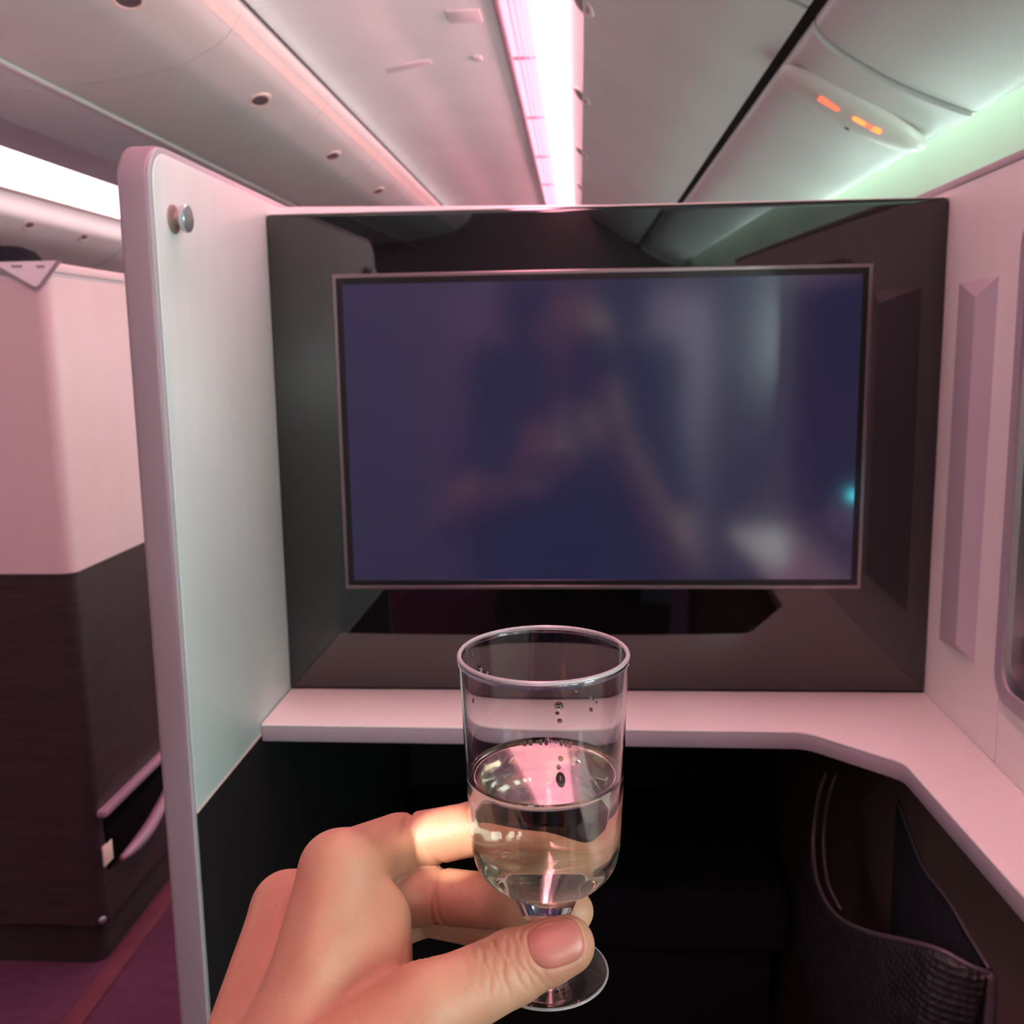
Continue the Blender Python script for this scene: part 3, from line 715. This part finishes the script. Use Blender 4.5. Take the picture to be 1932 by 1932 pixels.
def dens(p, n=3):
    p = [np.array(q) for q in p]; out = []
    for q in smooth_prof(p, n): out.append((max(0.0, float(q[0])), float(q[1])))
    return out
prof = [(0, 0)]+dens(outer)+dens(innr)[:-1]+[(0, .0365)]
obj('cup_body', *lathe_vf(prof, gorg, gax, 96), M['plastic'], t, smooth=True, auto=1.0)
M['bead'] = mat('bead_highlight', (.93, .88, .90), .22, ior=1.49, trans=.72, var=.01)  # pale colour stands in for the ceiling's reflection along rim and foot
def bead(nm, R_, h_, r_): obj(nm, *lathe_vf([(R_+r_*math.cos(2*math.pi*k/10), h_+r_*math.sin(2*math.pi*k/10)) for k in range(11)], gorg, gax, 96), M['bead'], t, smooth=True, weld=True)
bead('rim_bead', .0265, .1124, .00075); bead('foot_bead', .0201, .0007, .00050)
WH = .0726
win_ = [(r+.00025, h-.0002) for r, h in dens(innr) if h < WH-.001]
meni = [(.0240, WH-.0016), (.0244, WH-.0004), (.0245, WH+.0010), (.0242, WH+.0004), (.0236, WH-.0001), (.022, WH-.0003), (0, WH-.0003)]
wprof = [(0, .0362)]+[q for q in win_[::-1] if q[0] > .0008]+meni
tag(obj('white_wine', *lathe_vf(wprof, gorg, gax, 96), M['wine'], smooth=True, auto=.9), 'pale golden white wine half filling the cup', 'wine')
gu, gv, _ = frame_from(gax)
def on_wall(px, py):
    """inside wall of the cup where the far side shows"""
    r_ = ray(px, py); r_ = r_/np.linalg.norm(r_); o_ = -gorg
    # ray / cylinder of the inner radius, far hit
    d = r_-gax*(r_@gax); m_ = o_-gax*(o_@gax); R_ = .0252
    A_, B_, C_ = d@d, 2*d@m_, m_@m_-R_*R_; s = (-B_+math.sqrt(max(0, B_*B_-4*A_*C_)))/(2*A_)
    return r_*s
for px, py, s in ((1055, 1327, .0017), (1057, 1357, .0010), (1118, 1312, .0011), (1117, 1336, .0009), (1088, 1297, .0008), (905, 1262, .0016), (918, 1268, .0011), (890, 1320, .0009), (1052, 1342, .0008), (1127, 1322, .0006)):
    p = on_wall(px, py); hh = (p-gorg)@gax; c = gorg+gax*hh; n_ = (p-c)/np.linalg.norm(p-c); R_ = .0244+(hh-.073)/(.111-.073)*.0013
    p = c+n_*(R_+.0001)
    V, F = lathe_vf([(0, .0), (s*.96, .0), (s*.8, s*.30), (s*.45, s*.48), (0, s*.55)], p, -n_, 14)
    obj('droplet', V, F, M['drop'], t, smooth=True)
for k in range(16):
    a = math.radians(62+k*4.2+random.uniform(-1.5, 1.5)); s = random.choice((.0003, .0004, .0007))
    p = gorg+gax*(WH+.0002)+(-gv*math.sin(a)*0+0)*0
    dirx = gu*math.cos(a)+gv*math.sin(a)
    if dirx[1] < 0: dirx = -dirx
    p = p+dirx*(.0236-s)
    obj('bubble', *lathe_vf([(0, -s), (s*.7, -s*.7), (s, 0), (s*.7, s*.7), (0, s)], p, gax, 10), M['drop'], t, smooth=True)

# ------------------------------------------------------------------ the photographer: left hand holding the cup
J = lambda x, y, d: at_d(x, y, d)
mm = .001
idx = dict(m=J(640, 1643, .334), p=J(752, 1592, .371), d=J(900, 1562, .3665), t=J(1012, 1566, .3655))
mid = dict(m=J(545, 1716, .353), p=J(800, 1688, .3655), d=J(962, 1703, .3555), t=J(1078, 1719, .3505))
rng = dict(m=J(560, 1800, .372), p=J(798, 1716, .3855), d=J(935, 1746, .3680), t=J(1030, 1764, .3580))
lit = dict(m=J(590, 1880, .382), p=J(725, 1872, .3900), d=J(795, 1880, .3720), t=J(835, 1885, .3580))
th = dict(c=J(640, 2070, .288), m=J(800, 1908, .303), i=J(968, 1824, .3155), t=J(1068, 1783, .3165))
wr = J(470, 2210, .290); wr2 = J(555, 2215, .310)
elbow = np.array([-.262, .020, -.345])
def hand_sdf(P):
    P = np.asarray(P, np.float32)
    pal = rcone(P, idx['m'], J(560, 2000, .305), 12.6*mm, 15.5*mm)
    for a, b, r1, r2 in ((mid['m'], J(466, 2010, .316), 12.5*mm, 15.5*mm), (rng['m'], J(525, 2030, .338), 12*mm, 15*mm), (lit['m'], J(570, 2050, .352), 11*mm, 14*mm),
                         (J(560, 2000, .305), wr, 16*mm, 19*mm), (J(525, 2030, .338), wr2, 15*mm, 19*mm), (wr, wr*.45+elbow*.55, 19.5*mm, 27*mm), (wr2, wr*.45+elbow*.55+np.array([.005, .01, -.005]), 18*mm, 27*mm)):
        pal = smin(pal, rcone(P, a, b, r1, r2), 14*mm)
    # thenar mass and web between thumb and index
    pal = smin(pal, rcone(P, th['c'], th['m'], 18*mm, 13.6*mm), 12*mm)
    pal = smin(pal, rcone(P, J(690, 1890, .318), J(698, 1720, .334), 13*mm, 11.0*mm), 10*mm)
    pal = smin(pal, rcone(P, J(728, 1862, .318), J(724, 1740, .338), 7.5*mm, 8.5*mm), 7*mm)
    # knuckle bumps
    out = None
    def finger(f, r):
        d = rcone(P, f['m'], f['p'], r[0], r[1]*1.04)
        d = smin(d, rcone(P, f['p'], f['d'], r[1]*.97, r[2]), 1.4*mm)
        d = smin(d, rcone(P, f['d'], f['t'], r[2], r[3]), 2.5*mm)
        return smin(pal, d, 7*mm)
    def thumb():
        d = rcone(P, th['m'], th['i'], 12.6*mm, 10.9*mm)
        d = smin(d, rcone(P, th['i'], th['t'], 10.9*mm, 8.3*mm), 3*mm)
        d = smin(d, rcone(P, th['i']*.35+th['t']*.65, th['t'], 9.4*mm, 8.2*mm), 4*mm)
        return smin(pal, d, 7*mm)
    out = thumb()
    for f, r in ((idx, (12.2*mm, 10.6*mm, 9.4*mm, 7.6*mm)), (mid, (12*mm, 10.3*mm, 9.2*mm, 7.6*mm)), (rng, (11*mm, 9.6*mm, 8.6*mm, 7.2*mm)), (lit, (10*mm, 8.6*mm, 7.8*mm, 6.5*mm))):
        out = smin(out, finger(f, r), 1.1*mm)
    # the fingers press flat against the cup
    q = P-gorg.astype(np.float32); hh = q@gax.astype(np.float32); rad = np.linalg.norm(q-hh[:, None]*gax.astype(np.float32), axis=1)
    ro_ = np.interp(hh, [p[1] for p in outer[3:]], [p[0] for p in outer[3:]]).astype(np.float32)
    cup = np.where((hh > .004) & (hh < .1125), ro_+.0003-rad, -1.0)
    cup2 = np.where(hh <= .004, np.minimum(.0205-rad, .0022-hh), -1.0)
    return np.maximum(out, np.maximum(cup, cup2)*.9)
allp = np.array([*idx.values(), *mid.values(), *rng.values(), *lit.values(), *th.values(), wr, wr2, wr*.45+elbow*.55])
HV, HF = sculpt(hand_sdf, allp.min(0)-.03, allp.max(0)+.03, .00075)

# relief: knuckle wrinkles of the thumb, finger creases, nail bed, veins
def normals(fn, V, e=4e-4):
    d = fn(V); g = np.stack([fn(V+np.eye(3, dtype=np.float32)[k]*e)-d for k in range(3)], 1); return g/np.maximum(np.linalg.norm(g, axis=1), 1e-9)[:, None]
HN = normals(hand_sdf, HV)
disp = np.zeros(len(HV))
tax = th['t']-th['i']; tl = np.linalg.norm(tax); tax = tax/tl
view = -(th['i']/np.linalg.norm(th['i']))                # thumb nail looks back to the lens, a little upwards
nup = view*.92+np.array([.05, 0, .38]); nup = nup-tax*(nup@tax); nup /= np.linalg.norm(nup)
nsd = np.cross(nup, tax)
q = HV-th['i']; u = q@tax; v = q@nsd; wv = q@nup
near = (np.abs(v) < .016) & (wv > -.004) & (u > -.020) & (u < .014)
fold = np.zeros(len(HV))
rr_ = random.Random(3)
for k, u0 in enumerate((-.0115, -.0085, -.0060, -.0038, -.0014, .0008, .0030, .0055, .0085)):
    bend = .012*rr_.uniform(-1, 1); amp = 1.5*(.00022, .0003, .00055, .0004, .00060, .0004, .00045, .0003, .0002)[k]
    uu = u-(u0+bend*v+20*v*v*(1 if u0 > 0 else -1)+.0005*np.sin(v*700+k*2))
    fold += -amp*np.exp(-(uu/.00055)**2)*np.exp(-(v/.0085)**4)
disp += np.where(near, fold, 0)
# nail bed groove
nc = th['i']*.12+th['t']*.88
qn = HV-nc; un = qn@tax; vn = qn@nsd; wn = qn@nup
NL, NW = .0082, .0068
def nail_d(a, b): return (np.abs(a/NL)**3.2+np.abs(b/NW)**2.8)**(1/3.0)
nd = nail_d(un, vn)
bed = np.where((wn > 0), -.00055*np.exp(-((nd-1.03)/.06)**2)*(un < NL*.75) + np.where(nd < 1.0, -.0003, 0), 0)
disp += bed
# finger creases on the index and middle fingers, web folds
def crease(c, dr, width, amp, reach):
    global disp
    q = HV-c; dr = dr/np.linalg.norm(dr); a = q@dr; r_ = np.linalg.norm(q-a[:, None]*dr, axis=1)
    disp += -amp*np.exp(-(a/width)**2)*np.exp(-(np.linalg.norm(q, axis=1)/reach)**4)
crease(mid['p']*.8+mid['d']*.2, mid['d']-mid['p'], .0008, .0006, .016)
crease(mid['p']*.72+mid['d']*.28, (mid['d']-mid['p'])+np.array([0, 0, .006]), .0007, .0004, .016)
crease(idx['p']*.86+idx['d']*.14, idx['d']-idx['p']+np.array([0, 0, -.008]), .0011, .0015, .016)
for k in range(5): crease(idx['p']*(.6-.07*k)+idx['d']*(.4+.07*k), idx['d']-idx['p']+np.array([0, 0, .003*(k-2)]), .0003, .00016, .012)
for k in range(4): crease(J(770+14*k, 1792+5*k, .315), np.array([.7, .1, -.25+.12*k]), .0006, .00030, .012)
# tendons and low veins on the back of the hand
def ridge(a, b, width, amp):
    global disp
    ab_ = b-a; tt = np.clip((HV-a)@ab_/(ab_@ab_), 0, 1); d = np.linalg.norm(HV-(a+tt[:, None]*ab_), axis=1)
    disp += amp*np.exp(-(d/width)**2)
ridge(J(520, 1710, .338), J(470, 1960, .309), .0032, .0013); ridge(J(610, 1700, .318), J(560, 1990, .296), .004, .0011)
ridge(J(700, 1800, .305), J(600, 1960, .290), .003, .0008); ridge(J(640, 1760, .312), J(560, 1900, .300), .0022, .0005)
HV2 = HV+HN*disp[:, None]
hv_off = HV2

# the rest of the figure (seen mirrored in the screen): head, neck, arms; clothed below
sh_l, sh_r = np.array([-.205, -.36, -.235]), np.array([.185, -.36, -.235])
el_r = np.array([.215, -.10, -.47]); wr_r = np.array([.085, -.065, -.205])
head = np.array([-.015, -.33, .035])
mfo = wr*.62+elbow*.38
def body_sdf(P):
    P = np.asarray(P, np.float32)
    d = ellip(P, head+[0, -.012, .02], np.eye(3), (.074, .095, .092))
    d = smin(d, rcone(P, head+[0, .035, -.03], head+[0, .055, -.085], .055, .034), .05)
    d = smin(d, rcone(P, head+[0, .082, .012], head+[0, .104, -.030], .009, .014), .02)       # nose
    d = smin(d, rcone(P, head+[-.026, .080, -.066], head+[.026, .080, -.066], .009, .009), .012)  # lips
    d = smin(d, rcone(P, head+[-.035, .072, .034], head+[.035, .072, .034], .012, .012), .02)  # brow
    for s in (-1, 1):
        d = smin(d, ellip(P, head+[s*.078, -.012, -.005], np.eye(3), (.011, .020, .032)), .008)
        d = np.maximum(d, -(np.linalg.norm(P-(head+[s*.032, .098, .014]).astype(np.float32), axis=1)-.014))
        d = np.minimum(d, np.linalg.norm(P-(head+[s*.031, .078, .013]).astype(np.float32), axis=1)-.0125)
    d = smin(d, rcone(P, head+[0, -.02, -.06], np.array([-.010, -.37, -.20]), .052, .058), .05)
    arm = rcone(P, sh_l+[0, 0, -.02], elbow, .046, .038)
    arm = smin(arm, rcone(P, elbow, mfo, .039, .030), .03)
    arr = rcone(P, sh_r+[0, 0, -.02], el_r, .046, .038)
    arr = smin(arr, rcone(P, el_r, wr_r, .039, .026), .03)
    palm = rcone(P, wr_r, np.array([.072, -.045, -.135]), .025, .024)
    palm = smin(palm, rcone(P, np.array([.070, -.055, -.15]), np.array([.060, -.058, -.09]), .018, .016), .02)
    for k, z in enumerate((-.075, -.097, -.119, -.140)):
        f_ = rcone(P, np.array([.078, -.042, z-.006]), np.array([.062, -.0035, z]), .010, .0085)
        f_ = smin(f_, rcone(P, np.array([.062, -.0035, z]), np.array([.030-.004*abs(k-1), -.004, z+.002]), .0085, .007), .004)
        palm = smin(palm, f_, .005)
    tb = rcone(P, np.array([.060, -.060, -.13]), np.array([.035, -.052, -.075]), .013, .010)
    palm = smin(palm, smin(tb, rcone(P, np.array([.035, -.052, -.075]), np.array([.022, -.046, -.055]), .010, .008), .005), .008)
    arr = smin(arr, palm, .02)
    d = smin(d, rcone(P, np.array([-.10, -.37, -.27]), np.array([.08, -.37, -.27]), .085, .085), .06)
    return np.minimum(np.minimum(d, arm), arr)
BV, BF = sculpt(body_sdf, (-.34, -.52, -.56), (.30, .14, .19), .005)
person = thing('person', (-.02, -.30, -.70), 'person in a dark shirt whose left hand holds out the plastic cup', 'person')
V = np.concatenate([hv_off, BV]); F = np.concatenate([HF, BF+len(hv_off)])
me = bpy.data.meshes.new('body')
off = np.array(world_loc(person))
me.vertices.add(len(V)); me.vertices.foreach_set('co', (V-off).astype(np.float32).ravel())
me.loops.add(len(F)*4); me.loops.foreach_set('vertex_index', F.astype(np.int32).ravel())
me.polygons.add(len(F)); me.polygons.foreach_set('loop_start', np.arange(0, len(F)*4, 4, dtype=np.int32))
me.polygons.foreach_set('use_smooth', np.ones(len(F), bool))
me.update(calc_edges=True); me.validate(); me.materials.append(M['skin'])
bo = bpy.data.objects.new('body', me); C.objects.link(bo); bo.parent = person
bo['label'] = 'bare skin of the hand, arms and head'

# thumb nail: a thin curved plate seated on the thumb
def seat(p):
    """march from outside towards the thumb along -nup until the skin"""
    p = np.asarray(p, np.float32)
    for _ in range(24):
        d = hand_sdf(p); p = p-nup.astype(np.float32)*(d*.8)[:, None]
    return p
nr, na = 9, 40; pts = [(0.0, 0.0)]
for r_ in range(1, nr+1):
    for k in range(na):
        a = 2*math.pi*k/na; ca, sa = math.cos(a), math.sin(a); k_n = nail_d(ca*NL, sa*NW)
        pts.append((ca*NL*r_/nr/k_n, sa*NW*r_/nr/k_n))
pts = np.array(pts); base = nc+pts[:, :1]*tax+pts[:, 1:]*nsd+nup*.02
top = seat(base); rn = np.concatenate([[0.0], np.repeat(np.arange(1, nr+1)/nr, na)])
hgt = .00042-.00055*rn**5*(pts[:, 0] < NL*.55) + .00012*(pts[:, 0]/NL)
top = top+nup*hgt[:, None]; bot = top-nup*.0008
V = [tuple(p) for p in top]+[tuple(p) for p in bot]; nn = len(pts); F = [(0, 1+k, 1+(k+1) % na) for k in range(na)]
for r_ in range(nr-1):
    for k in range(na): F.append((1+r_*na+k, 1+(r_+1)*na+k, 1+(r_+1)*na+(k+1) % na, 1+r_*na+(k+1) % na))
o0 = 1+(nr-1)*na
F += [(o0+k, nn+o0+k, nn+o0+(k+1) % na, o0+(k+1) % na) for k in range(na)]
obj('thumb_nail', V, F, M['nail'], person, smooth=True, auto=1.2, label='pink thumb nail')

# clothes and hair
def shirt_sdf(P):
    P = np.asarray(P, np.float32)
    d = rcone(P, np.array([-.10, -.375, -.29]), np.array([.08, -.375, -.29]), .098, .098)
    d = smin(d, rcone(P, np.array([-.02, -.38, -.40]), np.array([-.02, -.37, -.64]), .150, .145), .12)
    for s, e in ((sh_l, elbow), (sh_r, el_r)): d = smin(d, rcone(P, s, s*.5+e*.5, .066, .056), .05)
    d = np.maximum(d, -(rcone(P, np.array([-.012, -.345, -.17]), np.array([-.012, -.345, -.05]), .066, .085)))
    return np.maximum(d, -(P[:, 2]+.69))
def trouser_sdf(P):
    P = np.asarray(P, np.float32)
    d = rcone(P, np.array([-.09, -.36, -.66]), np.array([.05, -.36, -.66]), .12, .12)
    for s in (-1, 1):
        k = np.array([-.02+s*.12, .10, -.62])
        d = smin(d, rcone(P, np.array([-.02+s*.09, -.33, -.64]), k, .092, .066), .05)
        d = smin(d, rcone(P, k, np.array([-.02+s*.11, .16, -1.06]), .066, .045), .03)
    return d
def hair_sdf(P):
    P = np.asarray(P, np.float32)
    d = ellip(P, head+[0, -.018, .027], np.eye(3), (.082, .100, .096))
    return np.maximum(d, (P[:, 1]-head[1])*.72-(P[:, 2]-head[2])*.7+.012)
def sdf_obj(nm, fn, lo, hi, h, m_, par):
    v, f_ = sculpt(fn, lo, hi, h); return obj(nm, v, f_, m_, par, smooth=True, auto=1.2, fix=False)
sdf_obj('shirt', shirt_sdf, (-.36, -.58, -.82), (.34, -.10, -.12), .009, M['shirt'], person)
sdf_obj('trousers', trouser_sdf, (-.30, -.52, -1.13), (.26, .26, -.52), .010, M['trousers'], person)
sdf_obj('hair', hair_sdf, head-np.array([.11, .14, .1]), head+np.array([.11, .1, .15]), .006, M['hair'], person)
for s in (-1, 1):
    x = -.02+s*.11
    V, F = lathe_vf([(0, 0), (.042, 0), (.048, .02), (.045, .06), (.03, .08), (0, .085)], (x, .17, -H), (0, 0, 1), 20)
    V = [(p[0], .17+(p[1]-.17)*2.6+.05, p[2]) for p in V]
    obj('shoe', V, F, M['kick'], person, smooth=True, auto=.9)

# phone in the right hand, its lens at the camera
t = thing('smartphone', (.012, -.03, -.14), 'black smartphone held upright by the photographer', 'phone')
Rm = CM
pc = lambda a, b, d: Rm@np.array([a, b, d])
pp = rounded([(-.020, .030), (-.020, -.125), (.055, -.125), (.055, .030)], .010, 6)
obj('phone_case', *prism_vf(pp, lambda a, b, d: pc(a, b, d), .010, .0185), M['phone'], t, bevel=.0012)
cp_ = rounded([(-.014, .014), (-.014, -.030), (.014, -.030), (.014, .014)], .006, 5)
obj('camera_plate', *prism_vf(cp_, lambda a, b, d: pc(a, b, d), .0085, .0102), M['lens'], t)
obj('phone_display', *prism_vf(rounded([(-.018, .028), (-.018, -.123), (.053, -.123), (.053, .028)], .009, 5), lambda a, b, d: pc(a, b, d), .0184, .0190), M['lens'], t)

# seat behind the photographer
t = thing('suite_seat', (0, -.55, -H), 'dark upholstered suite seat behind the photographer', 'seat')
box('backrest', (-.29, -.72, -.72), (.27, -.545, .02), M['fabric'], t, bevel=.05, seg=4)
box('head_rest', (-.20, -.70, .03), (.18, -.56, .20), M['fabric'], t, bevel=.04, seg=4)
box('seat_cushion', (-.29, -.60, -.90), (.27, .02, -.78), M['fabric'], t, bevel=.035, seg=4)
box('seat_base', (-.27, -.58, -H), (.25, -.03, -.90), M['well'], t, bevel=.01)
t = thing('seat_shell', (0, -.85, -H), 'pale shell wrapped around the back of the suite seat', 'seat shell')
obj('shell_back', *prism_vf(rounded([(-.42, -H), (.36, -H), (.36, .15), (-.42, .15)], [0, 0, .04, .04], 5), fny, -.86, -.83), M['seatshell'], t, bevel=.004)

# unseen spot lamp added to make the bright patch on the index finger
rl = np.array([-.20, -.06, .14]); aim = J(842, 1586, .360)
t = thing('added_patch_lamp', tuple(rl), 'added spot lamp on a bent arm, lighting a patch of the finger', 'lamp')
dr = (aim-rl)/np.linalg.norm(aim-rl)
obj('lamp_head', *lathe_vf([(0, -.03), (.012, -.03), (.018, -.01), (.018, .004), (.015, .004), (.014, -.002), (0, -.002)], rl, dr, 20), M['steel'], t, smooth=True, auto=.6)
obj('lamp_arm', *tube_vf([rl-dr*.022, rl-dr*.06, rl+np.array([-.16, -.45, -.02]), np.array([-.385, -.822, .08])], .006, 8), M['steel'], t, smooth=True)
ld = bpy.data.lights.new('patch_spot', 'SPOT'); ld.energy = L_PATCH; ld.color = (1, .96, .84); ld.spot_size = math.radians(2.8); ld.spot_blend = .3; ld.shadow_soft_size = .003
lo_ = bpy.data.objects.new('patch_spot', ld); C.objects.link(lo_); lo_.parent = t; lo_.location = Vector(dr*.006)
lo_.rotation_euler = Vector(-dr).to_track_quat('Z', 'Y').to_euler()

# ------------------------------------------------------------------ stand the whole place on its floor (z = 0)
for o in S.objects:
    if o.parent is None: o.location.z += H
